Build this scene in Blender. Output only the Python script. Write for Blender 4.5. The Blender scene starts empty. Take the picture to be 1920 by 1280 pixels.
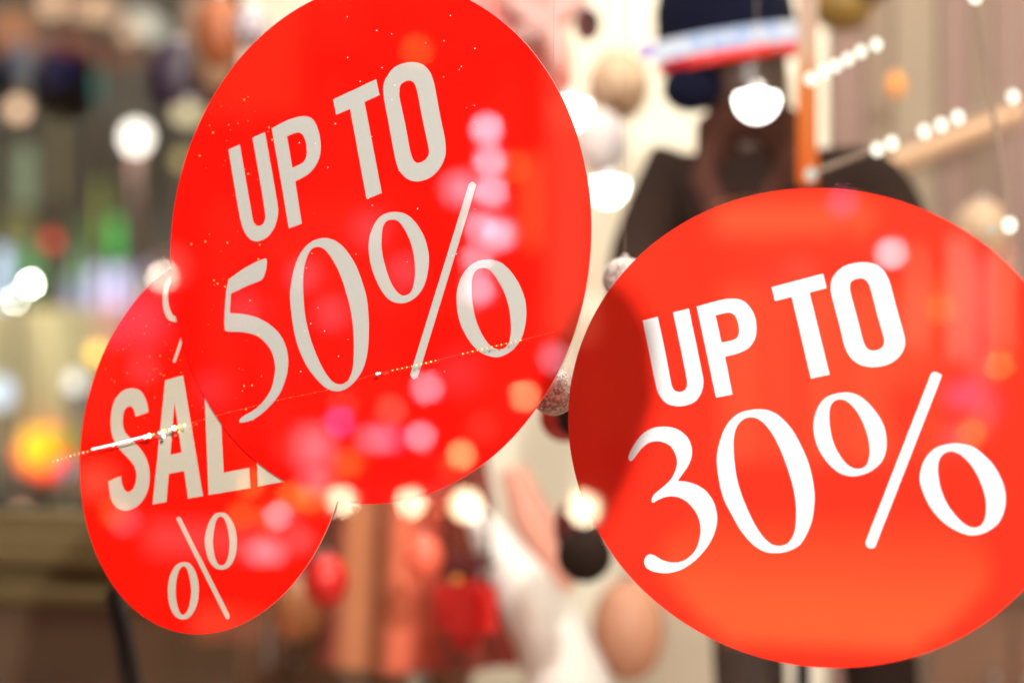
import bpy, bmesh, math, random
import numpy as np
from mathutils import Vector, Matrix
random.seed(7)
rad = math.radians
SC = bpy.context.scene
COL = SC.collection

# ------------------------------------------------------------------ camera, world, sun, exposure
FX = 4000.0                 # focal length in pixels of a 1920 wide picture (75 mm on full frame)
YAW = rad(20)
CAM = Vector((0.0, -2.2, 1.5))
cd = bpy.data.cameras.new('camera')
cam = bpy.data.objects.new('camera', cd); COL.objects.link(cam)
cam.location = CAM; cam.rotation_euler = (rad(90), 0, YAW)
cd.sensor_width = 36; cd.lens = FX / 1920 * 36
cd.clip_start = 0.05; cd.clip_end = 400
cd.dof.use_dof = True; cd.dof.focus_distance = 2.36; cd.dof.aperture_fstop = 1.75; cd.dof.aperture_blades = 0
SC.camera = cam

w = bpy.data.worlds.new("World"); SC.world = w; w.use_nodes = True
nt = w.node_tree; bg = nt.nodes['Background']
sky = nt.nodes.new('ShaderNodeTexSky'); sky.sky_type = 'NISHITA'; sky.sun_disc = False
sky.sun_elevation = rad(2.0); sky.sun_rotation = rad(200)
nt.links.new(sky.outputs[0], bg.inputs[0]); bg.inputs[1].default_value = 0.05
sd = bpy.data.lights.new('sun', 'SUN'); sd.energy = 0.15; sd.angle = rad(12); sd.color = (1, .85, .7)
so = bpy.data.objects.new('sun', sd); COL.objects.link(so); so.rotation_euler = (rad(75), 0, rad(-20))
SC.view_settings.view_transform = 'Standard'; SC.view_settings.look = 'None'
SC.view_settings.gamma = 1; SC.view_settings.use_curve_mapping = False; SC.view_settings.exposure = 0
SC.render.engine = 'CYCLES'
SC.cycles.use_denoising = True
SC.cycles.max_bounces = 8; SC.cycles.transparent_max_bounces = 16
SC.cycles.sample_clamp_indirect = 8
SC.cycles.blur_glossy = 0.0
SC.cycles.caustics_reflective = True

# ------------------------------------------------------------------ helpers
FWD = Vector((-math.sin(YAW), math.cos(YAW), 0)); RGT = Vector((math.cos(YAW), math.sin(YAW), 0)); UP = Vector((0, 0, 1))
def ray(px, py): return FWD + RGT * ((px - 960) / FX) + UP * (-(py - 640) / FX)
def W(px, py, y):
    "point of the place seen at a pixel of the photograph on the plane y"
    d = ray(px, py); return CAM + d * ((y - CAM.y) / d.y)
def MR(px, py, y):
    "point in the street behind the camera that the window glass mirrors at a pixel (y negative)"
    p = W(px, py, -y); return Vector((p.x, y, p.z))
def sz(px, y, n):
    d = ray(px, 640); return n * ((abs(y) - CAM.y) / d.y) / FX

def tag(o, label=None, cat=None, group=None, kind=None):
    if label: o['label'] = label
    if cat: o['category'] = cat
    if group: o['group'] = group
    if kind: o['kind'] = kind
    return o
def link(name, me, mat=None, parent=None, loc=None):
    o = bpy.data.objects.new(name, me); COL.objects.link(o)
    if mat is not None and me is not None and not me.materials:
        for m in (mat if isinstance(mat, (list, tuple)) else [mat]): me.materials.append(m)
    if loc is not None: o.location = loc
    if parent is not None: o.parent = parent
    return o
def empty(name, loc, label=None, cat=None, group=None):
    o = bpy.data.objects.new(name, None); COL.objects.link(o); o.location = loc; o.empty_display_size = .05
    return tag(o, label, cat, group)
def fin(bm, smooth=True, ang=40):
    me = bpy.data.meshes.new('m'); bmesh.ops.recalc_face_normals(bm, faces=bm.faces); bm.to_mesh(me); bm.free()
    for p in me.polygons: p.use_smooth = smooth
    if smooth: me.set_sharp_from_angle(angle=rad(ang))
    return me
def box(dx, dy, dz, c=(0, 0, 0), bev=0.0):
    bm = bmesh.new(); bmesh.ops.create_cube(bm, size=1)
    bmesh.ops.scale(bm, vec=(dx, dy, dz), verts=bm.verts)
    if bev: bmesh.ops.bevel(bm, geom=list(bm.edges), offset=bev, segments=2, affect='EDGES')
    bmesh.ops.translate(bm, vec=c, verts=bm.verts)
    return fin(bm, bool(bev))
def lathe(prof, seg=32, c=(0, 0, 0), cap=True):
    bm = bmesh.new(); rings = []
    for r, z in prof:
        rings.append([bm.verts.new((max(r, 1e-4) * math.cos(2 * math.pi * i / seg) + c[0], max(r, 1e-4) * math.sin(2 * math.pi * i / seg) + c[1], z + c[2])) for i in range(seg)])
    for a, b in zip(rings, rings[1:]):
        for i in range(seg): bm.faces.new((a[i], a[(i + 1) % seg], b[(i + 1) % seg], b[i]))
    if cap:
        bm.faces.new(rings[0][::-1]); bm.faces.new(rings[-1])
    return fin(bm)
def ball(r, sx=1, sz_=1, seg=28, c=(0, 0, 0)):
    bm = bmesh.new(); bmesh.ops.create_uvsphere(bm, u_segments=seg, v_segments=seg // 2, radius=r)
    bmesh.ops.scale(bm, vec=(sx, 1, sz_), verts=bm.verts); bmesh.ops.translate(bm, vec=c, verts=bm.verts)
    return fin(bm)
def tube(pts, r, seg=8):
    bm = bmesh.new(); rings = []
    pts = [Vector(p) for p in pts]
    rr = r if isinstance(r, (list, tuple)) else [r] * len(pts)
    for k, p in enumerate(pts):
        t = (pts[min(k + 1, len(pts) - 1)] - pts[max(k - 1, 0)]).normalized()
        a = t.cross(Vector((0, 1, 0.01))).normalized() if abs(t.y) < .95 else t.cross(Vector((1, 0, 0))).normalized()
        b = t.cross(a)
        rings.append([bm.verts.new(p + (a * math.cos(2 * math.pi * i / seg) + b * math.sin(2 * math.pi * i / seg)) * rr[k]) for i in range(seg)])
    for A, B in zip(rings, rings[1:]):
        for i in range(seg): bm.faces.new((A[i], A[(i + 1) % seg], B[(i + 1) % seg], B[i]))
    bm.faces.new(rings[0][::-1]); bm.faces.new(rings[-1])
    return fin(bm)
def skin(joints, edges, root=0, sub=2):
    "one continuous surface grown round a skeleton: joints = [(Vector, rx, ry)]"
    me = bpy.data.meshes.new('sk'); me.from_pydata([j[0] for j in joints], edges, [])
    o = bpy.data.objects.new('sk', me); COL.objects.link(o)
    o.modifiers.new('s', 'SKIN'); o.modifiers.new('b', 'SUBSURF').levels = sub
    o.modifiers['s'].use_smooth_shade = True
    for i, v in enumerate(me.skin_vertices[0].data):
        v.radius = (joints[i][1], joints[i][2]); v.use_root = (i == root)
    dg = bpy.context.evaluated_depsgraph_get(); dg.update()
    m2 = bpy.data.meshes.new_from_object(o.evaluated_get(dg))
    bpy.data.objects.remove(o)
    for p in m2.polygons: p.use_smooth = True
    return m2
def shift(me, v):
    me.transform(Matrix.Translation(-Vector(v))); return me

# ------------------------------------------------------------------ materials
def srgb(c): return tuple(((x / 255) / 12.92 if x / 255 <= .04045 else ((x / 255 + .055) / 1.055) ** 2.4) for x in c)
def mat(name, col, rough=.6, spec=.5, metal=0, noise=0, nscale=30, bump=0, coat=0):
    m = bpy.data.materials.new(name); m.use_nodes = True; N = m.node_tree; b = N.nodes['Principled BSDF']
    c = (*col, 1) if len(col) == 3 else col
    b.inputs['Base Color'].default_value = c; b.inputs['Roughness'].default_value = rough
    b.inputs['Specular IOR Level'].default_value = spec; b.inputs['Metallic'].default_value = metal; b.inputs['Coat Weight'].default_value = coat
    tc = N.nodes.new('ShaderNodeTexCoord')
    if noise:
        n = N.nodes.new('ShaderNodeTexNoise'); n.inputs['Scale'].default_value = nscale; n.inputs['Detail'].default_value = 6
        N.links.new(tc.outputs['Object'], n.inputs['Vector'])
        mx = N.nodes.new('ShaderNodeMix'); mx.data_type = 'RGBA'
        mx.inputs['A'].default_value = (*[x * (1 - noise) for x in c[:3]], 1); mx.inputs['B'].default_value = (*[min(1, x * (1 + noise)) for x in c[:3]], 1)
        N.links.new(n.outputs['Fac'], mx.inputs['Factor']); N.links.new(mx.outputs['Result'], b.inputs['Base Color'])
        if bump:
            bp = N.nodes.new('ShaderNodeBump'); bp.inputs['Strength'].default_value = bump; bp.inputs['Distance'].default_value = .01
            N.links.new(n.outputs['Fac'], bp.inputs['Height']); N.links.new(bp.outputs[0], b.inputs['Normal'])
    return m
_em = {}
def em(col, s, name='lamp_glow'):
    k = (tuple(col), s)
    if k in _em: return _em[k]
    m = bpy.data.materials.new(name); m.use_nodes = True; N = m.node_tree; N.nodes.clear()
    e = N.nodes.new('ShaderNodeEmission'); e.inputs[0].default_value = (*srgb(col), 1); e.inputs[1].default_value = s
    o = N.nodes.new('ShaderNodeOutputMaterial'); N.links.new(e.outputs[0], o.inputs[0]); _em[k] = m
    return m
def film(name, col, rough=.012, transp=0.0, transl=.2, tint=(1, .1, .06), grain=.05):
    "printed vinyl film: glossy, a little light comes through it from behind"
    m = bpy.data.materials.new(name); m.use_nodes = True; N = m.node_tree; b = N.nodes['Principled BSDF']; out = N.nodes['Material Output']
    tc = N.nodes.new('ShaderNodeTexCoord'); n = N.nodes.new('ShaderNodeTexNoise'); n.inputs['Scale'].default_value = 420; n.inputs['Detail'].default_value = 3
    N.links.new(tc.outputs['Object'], n.inputs['Vector'])
    mx = N.nodes.new('ShaderNodeMix'); mx.data_type = 'RGBA'
    mx.inputs['A'].default_value = (*[x * (1 - grain) for x in col], 1); mx.inputs['B'].default_value = (*[min(1, x * (1 + grain)) for x in col], 1)
    N.links.new(n.outputs['Fac'], mx.inputs['Factor'])
    N.links.new(mx.outputs['Result'], b.inputs['Base Color'])
    b.inputs['Specular IOR Level'].default_value = .62
    # finger smudges: uneven gloss
    n3 = N.nodes.new('ShaderNodeTexNoise'); n3.inputs['Scale'].default_value = 11; n3.inputs['Detail'].default_value = 5; n3.inputs['Distortion'].default_value = .8
    N.links.new(tc.outputs['Object'], n3.inputs['Vector'])
    mr = N.nodes.new('ShaderNodeMapRange'); mr.inputs['From Min'].default_value = .45; mr.inputs['From Max'].default_value = .75; mr.inputs['To Min'].default_value = rough; mr.inputs['To Max'].default_value = rough + .02
    N.links.new(n3.outputs['Fac'], mr.inputs['Value']); N.links.new(mr.outputs[0], b.inputs['Roughness'])
    # the film is not perfectly flat on the glass
    n2 = N.nodes.new('ShaderNodeTexNoise'); n2.inputs['Scale'].default_value = 6; n2.inputs['Detail'].default_value = 2
    N.links.new(tc.outputs['Object'], n2.inputs['Vector'])
    bp = N.nodes.new('ShaderNodeBump'); bp.inputs['Strength'].default_value = .006; bp.inputs['Distance'].default_value = .004
    N.links.new(n2.outputs['Fac'], bp.inputs['Height']); N.links.new(bp.outputs[0], b.inputs['Normal'])
    t = N.nodes.new('ShaderNodeBsdfTranslucent'); N.links.new(mx.outputs['Result'], t.inputs[0])
    a = N.nodes.new('ShaderNodeAddShader'); mt = N.nodes.new('ShaderNodeMixShader'); mt.inputs[0].default_value = transl
    N.links.new(b.outputs[0], mt.inputs[1]); N.links.new(t.outputs[0], mt.inputs[2])
    last = mt
    if transp:
        tr = N.nodes.new('ShaderNodeBsdfTransparent'); tr.inputs[0].default_value = (*tint, 1)
        m3 = N.nodes.new('ShaderNodeMixShader'); m3.inputs[0].default_value = transp
        N.links.new(mt.outputs[0], m3.inputs[1]); N.links.new(tr.outputs[0], m3.inputs[2]); last = m3
    N.nodes.remove(a)
    N.links.new(last.outputs[0], out.inputs[0])
    return m
def glass(name, tint=(1, 1, 1), refl_ior=1.6, rough=0.0):
    m = bpy.data.materials.new(name); m.use_nodes = True; N = m.node_tree; N.nodes.clear()
    o = N.nodes.new('ShaderNodeOutputMaterial'); tr = N.nodes.new('ShaderNodeBsdfTransparent'); tr.inputs[0].default_value = (*tint, 1)
    g = N.nodes.new('ShaderNodeBsdfGlossy'); g.inputs['Roughness'].default_value = rough
    fr = N.nodes.new('ShaderNodeFresnel'); fr.inputs[0].default_value = refl_ior
    mx = N.nodes.new('ShaderNodeMixShader'); ge = N.nodes.new('ShaderNodeNewGeometry'); inv = N.nodes.new('ShaderNodeMath'); inv.operation = 'MULTIPLY_ADD'; inv.inputs[1].default_value = -1; inv.inputs[2].default_value = 1
    N.links.new(ge.outputs['Backfacing'], inv.inputs[0]); ml = N.nodes.new('ShaderNodeMath'); ml.operation = 'MULTIPLY'; N.links.new(inv.outputs[0], ml.inputs[0]); N.links.new(fr.outputs[0], ml.inputs[1])
    N.links.new(ml.outputs[0], mx.inputs[0]); N.links.new(tr.outputs[0], mx.inputs[1]); N.links.new(g.outputs[0], mx.inputs[2])
    N.links.new(mx.outputs[0], o.inputs[0]); return m
def glitter(name, c1, c2, scale=900):
    m = mat(name, c1, .3, .6); N = m.node_tree; b = N.nodes['Principled BSDF']
    tc = N.nodes.new('ShaderNodeTexCoord'); v = N.nodes.new('ShaderNodeTexVoronoi'); v.inputs['Scale'].default_value = scale
    N.links.new(tc.outputs['Object'], v.inputs['Vector'])
    r = N.nodes.new('ShaderNodeValToRGB'); r.color_ramp.elements[0].position = .35; r.color_ramp.elements[0].color = (*c1, 1); r.color_ramp.elements[1].position = .75; r.color_ramp.elements[1].color = (*c2, 1)
    N.links.new(v.outputs['Color'], r.inputs[0]); N.links.new(r.outputs[0], b.inputs['Base Color'])
    return m

M = dict(
    red50=film('red_vinyl', (.86, .006, .003), transp=.03, transl=.12),
    red30=film('red_vinyl_orange', (.95, .028, .013), transp=.02, transl=.12),
    redS=film('red_vinyl_deep', (.84, .008, .003), transp=.03, transl=.12),
    white30=film('white_vinyl', (.88, .88, .89), transl=.1),
    white50=film('off_white_vinyl', (.42, .42, .385), transl=.06),
    whiteS=film('cream_vinyl', (.47, .435, .35), transl=.06),
    core=mat('pale_cut_edge', (.75, .35, .30), .5),
    clear=glass('clear_acrylic', (.99, .99, .99), 1.1),
    pane=glass('window_glass', (.985, .99, .985), 1.62),
    cream=mat('cream_plaster', srgb((242, 236, 218)), .8, noise=.04, nscale=8),
    blush=mat('blush_panel', srgb((132, 106, 98)), .7, noise=.05, nscale=6),
    taupe=mat('taupe_panel', srgb((132, 112, 96)), .7, noise=.05, nscale=6),
    sand=mat('sand_panel', srgb((142, 126, 108)), .7, noise=.05, nscale=6),
    paving=mat('paving', (.12, .11, .10), .8, noise=.25, nscale=14, bump=.3),
    asphalt=mat('asphalt', (.045, .045, .048), .75, noise=.3, nscale=80, bump=.3),
    wood=mat('wood', (.10, .058, .034), .5, noise=.3, nscale=9),
    floor=mat('shop_floor', (.30, .19, .12), .4, noise=.15, nscale=7),
    ceil=mat('shop_ceiling', (.6, .58, .54), .8, noise=.03),
    dark=mat('dark_metal', (.02, .02, .022), .35, metal=.6),
    chrome=mat('brushed_metal', (.5, .5, .52), .3, metal=.9),
    stone=mat('facade_stone', (.20, .17, .14), .8, noise=.2, nscale=5, bump=.4),
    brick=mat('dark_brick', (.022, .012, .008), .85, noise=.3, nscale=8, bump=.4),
    navy=mat('navy_felt', (.004, .005, .016), .95, .08, noise=.3, nscale=90),
    black=mat('black_wool', (.018, .010, .008), .95, .08, noise=.3, nscale=60),
    maroon=mat('maroon_gloss', (.10, .02, .02), .2),
    skinm=mat('dark_brown_mannequin', (.06, .03, .02), .35),
    rose=mat('rose_satin', (.42, .11, .10), .35, noise=.15, nscale=12),
    blushsatin=mat('pale_pink_satin', (.62, .36, .34), .3, noise=.1, nscale=12),
    white=mat('white_cloth', (.82, .76, .72), .7, noise=.05, nscale=20),
    redcloth=mat('red_leather', (.62, .015, .012), .35, noise=.2, nscale=20),
    carpaint=mat('silver_paint', (.25, .26, .28), .25, metal=.5, coat=.6),
    carblack=mat('black_paint', (.012, .012, .014), .2, coat=.8),
    vanpaint=mat('cream_paint', srgb((206, 196, 150)), .4, coat=.4),
    tyre=mat('rubber', (.015, .015, .015), .8, noise=.2, nscale=40),
    glassdark=mat('dark_glass', (.02, .025, .03), .05, spec=.6),
    amber=mat('amber', (.8, .3, .05), .4),
)

# ------------------------------------------------------------------ setting: pavement, road, shop shell, facade
s = link('pavement', box(30, 3.6, .2, (0, 0, -.1)), M['paving'], loc=(-6, -1.9, 0)); tag(s, kind='structure')
s = link('kerb', box(30, .15, .22, (0, 0, -.11), .01), M['stone'], loc=(-6, -3.775, 0)); tag(s, kind='structure')
s = link('road', box(80, 9, .2, (0, 0, -.1)), M['asphalt'], loc=(-6, -8.35, -.12)); tag(s, kind='structure')
s = link('far_pavement', box(60, 4, .2, (0, 0, -.1)), M['paving'], loc=(-6, -14.86, 0)); tag(s, kind='structure')
s = link('ground', box(300, 300, .1, (0, 0, -.05)), M['asphalt'], loc=(0, 0, -.33)); tag(s, kind='structure')
YB = 3.5      # back wall of the window display
xw = W(1548, 640, YB).x; xl = W(452, 640, YB).x; XS = xl - .06
s = link('side_street', box(38, 40, .1, (0, 0, -.05)), M['asphalt'], loc=(XS - 19.1, 20.1, -.005)); tag(s, kind='structure')

s = link('shop_floor', box(2.55 - XS, YB, .3, (0, 0, -.15)), M['floor'], loc=((2.55 + XS) / 2, YB / 2 + .08, .30)); tag(s, kind='structure')
s = link('shop_ceiling', box(2.55 - XS, YB, .12, (0, 0, .06)), M['ceil'], loc=((2.55 + XS) / 2, YB / 2 + .08, 3.4)); tag(s, kind='structure')
s = link('back_wall', box(xw - xl, .12, 3.1, (0, 0, 1.55)), M['cream'], loc=((xw + xl) / 2, YB + .06, .30)); tag(s, kind='structure')
# the beige right part of the back wall is clad with upright boards
s = link('clad_wall', box(2.55 - xw, .08, 3.1, (0, 0, 1.55)), M['taupe'], loc=((2.55 + xw) / 2, YB + .08, .30)); tag(s, kind='structure')
x = xw + .005; k = 0
wd = [.10, .075, .12, .09, .05, .13, .06, .11]
while x < 2.4:
    wd_ = wd[k % 8]
    link('panel', box(wd_ - .006, .02 + .008 * (k % 3), 3.08, (0, 0, 1.54), .002), [M['blush'], M['taupe'], M['sand'], M['blush'], M['taupe']][k % 5], s, Vector((x + wd_ / 2, YB + .02, .31)) - s.location)
    x += wd_; k += 1
s = link('side_wall', box(.12, YB, 3.1, (0, 0, 1.55)), M['cream'], loc=(2.61, YB / 2 + .08, .30)); tag(s, kind='structure')

# facade round the window, pane, frame
fac = empty('shop_front', (-.65, 0, 0), 'dark metal framed shop front around the big window', 'shop front')
link('stall_riser', box(6.6, .14, .42, (0, .07, .21)), M['stone'], fac)
link('lintel', box(6.6, .3, 1.6, (0, .15, 4.2)), M['stone'], fac)
link('mullion', box(.07, .1, 2.98, (-3.20, .05, 1.91), .004), M['dark'], fac)
link('mullion', box(.07, .1, 2.98, (3.20, .05, 1.91), .004), M['dark'], fac)
link('transom', box(6.33, .09, .06, (0, .05, 3.37), .004), M['dark'], fac)
link('sill', box(6.33, .09, .05, (0, .05, .447), .004), M['dark'], fac)
pane = link('window_pane', box(6.3, .008, 2.85, (0, .004, 0)), M['pane'], loc=(-.65, 0, 1.905))
tag(pane, 'large clear shop window glass mirroring the street lights at dusk', 'window')
side = link('side_window_pane', box(.008, YB - .2, 2.85), M['pane'], loc=(XS, YB / 2 + .1, 1.905))
tag(side, 'clear side window glass at the street corner end of the display', 'window')

# ------------------------------------------------------------------ red discs with lettering
CROP = dict(a=(400, 80, 3.2), b=(1190, 480, 3.6226), c=(1160, 740, 3.555), d=(1500, 680, 3.555), e=(400, 420, 3.2), f=(660, 320, 3.047), g=(190, 680, 4.414), h=(290, 940, 5.333), i=(0, 400, 2.56))
def path(crop, txt):
    "outline: points, * marks a corner; between corners a Catmull-Rom curve"
    ox, oy, sc = CROP[crop]; P = []; Cn = []
    for t in txt.split():
        c = t.endswith('*'); x, y = t.rstrip('*').split(','); P.append(Vector((ox + float(x) / sc, oy + float(y) / sc))); Cn.append(c)
    n = len(P); out = []
    for i in range(n):
        p1, p2 = P[i], P[(i + 1) % n]
        if Cn[i] and Cn[(i + 1) % n]: out.append(p1); continue
        p0 = P[i - 1] if not Cn[i] else p1 * 2 - p2
        p3 = P[(i + 2) % n] if not Cn[(i + 1) % n] else p2 * 2 - p1
        t1, t2 = (p2 - p0) * .5, (p3 - p1) * .5
        L = (p2 - p1).length; t1 = t1.normalized() * min(t1.length, L) if t1.length else t1; t2 = t2.normalized() * min(t2.length, L) if t2.length else t2
        S = 6
        for q in range(S):
            u = q / S; out.append(p1 * (2 * u ** 3 - 3 * u * u + 1) + t1 * (u ** 3 - 2 * u * u + u) + p2 * (3 * u * u - 2 * u ** 3) + t2 * (u ** 3 - u * u))
    return out
def plate(outlines, y, th, org):
    "solid plate on the glass: outlines in photograph pixels, laid out on the plane y, th thick towards the street"
    cu = bpy.data.curves.new('c', 'CURVE'); cu.dimensions = '2D'; cu.fill_mode = 'BOTH'; cu.extrude = th / 2
    for o in outlines:
        sp = cu.splines.new('POLY'); sp.points.add(len(o) - 1); sp.use_cyclic_u = True
        for k, p in enumerate(o):
            q = W(p[0], p[1], y); sp.points[k].co = (q.x - org.x, q.z - org.z, 0, 1)
    ob = bpy.data.objects.new('c', cu); COL.objects.link(ob)
    dg = bpy.context.evaluated_depsgraph_get(); dg.update()
    me = bpy.data.meshes.new_from_object(ob.evaluated_get(dg)); bpy.data.objects.remove(ob)
    me.transform(Matrix.Rotation(rad(90), 4, 'X')); me.transform(Matrix.Translation((0, y + th / 2 - org.y, 0)))
    bm = bmesh.new(); bm.from_mesh(me); bmesh.ops.remove_doubles(bm, verts=bm.verts, dist=1e-6); bmesh.ops.recalc_face_normals(bm, faces=bm.faces); bm.to_mesh(me); bm.free()
    me.materials.clear()
    return me
def ellipse(cx, cy, a, b, ang, four=(), n=180):
    out = []; A = rad(ang)
    for k in range(n):
        t = 2 * math.pi * k / n; m = 1 + sum(c * math.cos(h * t) + s_ * math.sin(h * t) for h, c, s_ in four)
        x, y = a * math.cos(t) * m, b * math.sin(t) * m
        out.append((cx + x * math.cos(A) - y * math.sin(A), cy + x * math.sin(A) + y * math.cos(A)))
    return out
def disc(name, outline, y, th, mfilm, label, letters, lm):
    cx = sum(p[0] for p in outline) / len(outline); cy = sum(p[1] for p in outline) / len(outline)
    org = W(cx, cy, y)
    e = empty(name, org, label, 'sale sign')
    me = plate([outline], y, th, org)
    me.materials.append(M[mfilm]); me.materials.append(M['clear']); me.materials.append(M['core'])
    for p in me.polygons: p.material_index = 0 if p.normal.y < -.5 else (1 if p.normal.y > .5 else 2)
    link('disc', me, None, e)
    for nm, lab, outs in letters:
        o = link(nm, plate(outs, y - .0009, .0008, org), M[lm], e); tag(o, lab)
    return e

L30 = [
 ('letter', 'white letter U', [path('b', '54,438* 155,412* 200,620 243,845 252,885 275,915 310,922 345,905 357,870 350,810 300,560 262,382* 367,358* 415,590 460,810 465,865 450,930 410,985 350,1012 285,1018 220,1000 175,955 148,895 100,660')]),
 ('letter', 'white letter P', [path('b', '422,343* 590,298 665,290 735,305 790,360 820,430 825,510 812,570 770,625 700,660 612,682* 663,938* 553,960* 488,650'), path('b', '548,402* 610,387 650,384 683,405 705,460 709,520 695,555 655,575 588,588*')]),
 ('letter', 'white letter T', [path('b', '932,212* 1278,121* 1302,216* 1186,247* 1322,804* 1198,830* 1067,276* 953,304*')]),
 ('letter', 'white letter O', [path('b', '1333,200 1350,140 1405,82 1480,52 1565,44 1640,60 1695,105 1730,180 1785,380 1830,545 1832,610 1800,675 1745,722 1680,745 1610,752 1530,735 1470,690 1430,620 1385,440 1340,270'), path('b', '1460,210 1468,175 1500,155 1545,150 1578,168 1602,215 1650,400 1695,560 1692,605 1665,633 1620,644 1580,630 1555,590 1510,420 1465,250')]),
 ('digit', 'white digit 3', [path('c', '66,425 72,390 110,320 160,260 225,222 300,212 370,222 430,255 470,305 487,370 480,430 450,490 395,567* 400,575 450,578 520,600 580,640 630,710 652,790 650,870 620,960 560,1050 480,1125 400,1170 310,1187 230,1175 185,1150 170,1115 180,1080 205,1062 235,1068 290,1100 350,1116 410,1112 470,1080 520,1020 545,930 545,870 525,800 480,735 430,695 370,675 310,680 260,700 230,717 220,700 235,665 300,610 350,560 380,500 390,450 380,400 350,345 300,315 245,308 190,325 140,370 100,425 80,441')]),
 ('digit', 'white digit 0', [path('c', '655,440 665,350 700,240 750,165 820,115 930,97 1010,108 1080,150 1160,240 1230,370 1275,490 1300,620 1303,720 1285,840 1240,950 1190,1010 1120,1043 1060,1052 980,1045 900,1000 820,910 750,790 700,690 670,570'), path('c', '764,350 775,240 800,190 840,157 885,148 930,160 985,205 1040,285 1090,390 1130,500 1165,620 1183,740 1182,850 1170,920 1145,970 1110,998 1060,1006 1010,990 950,930 900,850 850,745 810,640 780,520')]),
 ('percent_sign', 'white percent sign', [path('d', '91,420 105,340 140,265 200,218 305,198 380,215 450,265 520,350 560,430 575,510 570,590 540,660 480,715 420,742 350,754 270,735 200,680 140,600 105,520'), path('d', '193,360 200,295 225,255 275,242 320,260 370,310 415,385 450,480 466,570 460,640 435,690 385,708 330,690 280,640 235,565 205,470'),
   path('d', '868,92* 880,68 905,62 945,82* 498,1230* 470,1234 445,1220 437,1195*'),
   path('d', '800,780 810,700 845,625 910,565 1000,540 1070,540 1150,560 1230,620 1300,700 1350,800 1368,890 1360,980 1325,1060 1260,1115 1190,1142 1120,1144 1030,1110 940,1045 870,960 825,870'), path('d', '917,720 925,650 955,605 1010,587 1070,610 1130,665 1185,750 1225,850 1242,940 1235,1030 1205,1085 1150,1098 1090,1070 1030,1010 975,930 935,830')]),
]
L50 = [
 ('letter', 'grey-white letter U', [path('a', '90,642* 158,612* 195,830 232,1040 240,1075 262,1098 290,1094 310,1065 310,1020 280,830 234,572* 308,538* 350,770 386,985 385,1040 365,1110 330,1160 290,1185 250,1192 210,1170 180,1120 160,1050 130,880')]),
 ('letter', 'grey-white letter P', [path('a', '350,515* 440,468 510,446 560,443 600,465 630,530 643,610 635,690 605,750 560,795 490,833* 530,1086* 453,1114* 400,800'), path('a', '441,564* 480,546 515,540 540,560 557,610 560,670 545,712 515,733 473,752*')]),
 ('letter', 'grey-white letter T', [path('a', '719,342* 976,220* 996,315* 906,357* 1010,903* 919,938* 820,398* 737,434*')]),
 ('letter', 'grey-white letter O', [path('a', '1020,270 1035,215 1080,155 1140,125 1205,118 1260,135 1300,180 1325,250 1360,440 1392,600 1390,680 1360,750 1315,800 1265,825 1210,832 1160,815 1115,765 1090,690 1055,500 1025,340'), path('a', '1115,300 1120,260 1145,235 1180,228 1205,245 1222,290 1255,460 1292,640 1288,680 1262,710 1225,722 1200,705 1180,650 1150,490 1118,340')]),
 ('digit', 'grey-white digit 5', [path('e', '92,330* 200,257 310,206 320,222 315,270 300,320 285,338* 200,372 105,417* 97,530* 105,534 180,540 260,560 340,605 400,665 437,745 448,830 435,920 395,1020 330,1100 250,1165 200,1185 160,1190 157,1175 175,1155 250,1110 310,1050 350,980 368,900 370,850 355,780 320,720 260,670 180,648 90,645 70,635 66,600 68,530 78,400')]),
 ('digit', 'grey-white digit 0', [path('e', '460,450 468,350 490,250 530,165 590,105 665,84 730,100 790,150 850,240 890,340 920,450 932,600 925,760 900,860 860,930 800,985 740,1003 680,985 620,930 560,850 510,740 480,620'), path('e', '537,370 545,260 565,190 590,150 628,137 665,150 710,205 755,290 790,390 820,500 838,620 843,760 835,870 810,935 780,957 750,960 715,945 670,890 620,790 580,680 550,550')]),
 ('percent_sign', 'grey-white percent sign', [path('f', '95,430 105,360 140,285 185,248 250,236 310,250 365,300 410,375 435,460 437,540 420,630 385,700 330,745 270,757 210,735 160,670 120,580 100,500'), path('f', '168,390 175,325 195,290 230,280 265,290 300,335 335,410 355,500 360,590 350,660 330,700 290,713 255,690 220,635 190,550 170,460'),
   path('f', '668,75* 690,64 710,82* 375,1180* 350,1190 332,1165*'),
   path('f', '597,730 605,660 640,580 700,525 780,507 850,525 910,580 960,660 990,750 993,850 970,950 920,1020 860,1057 810,1064 740,1040 680,985 630,900 605,820'), path('f', '683,680 688,610 710,568 750,555 790,570 835,630 875,710 900,800 908,900 900,970 880,1005 840,1020 790,1000 745,940 710,860 690,770')]),
]
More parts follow.
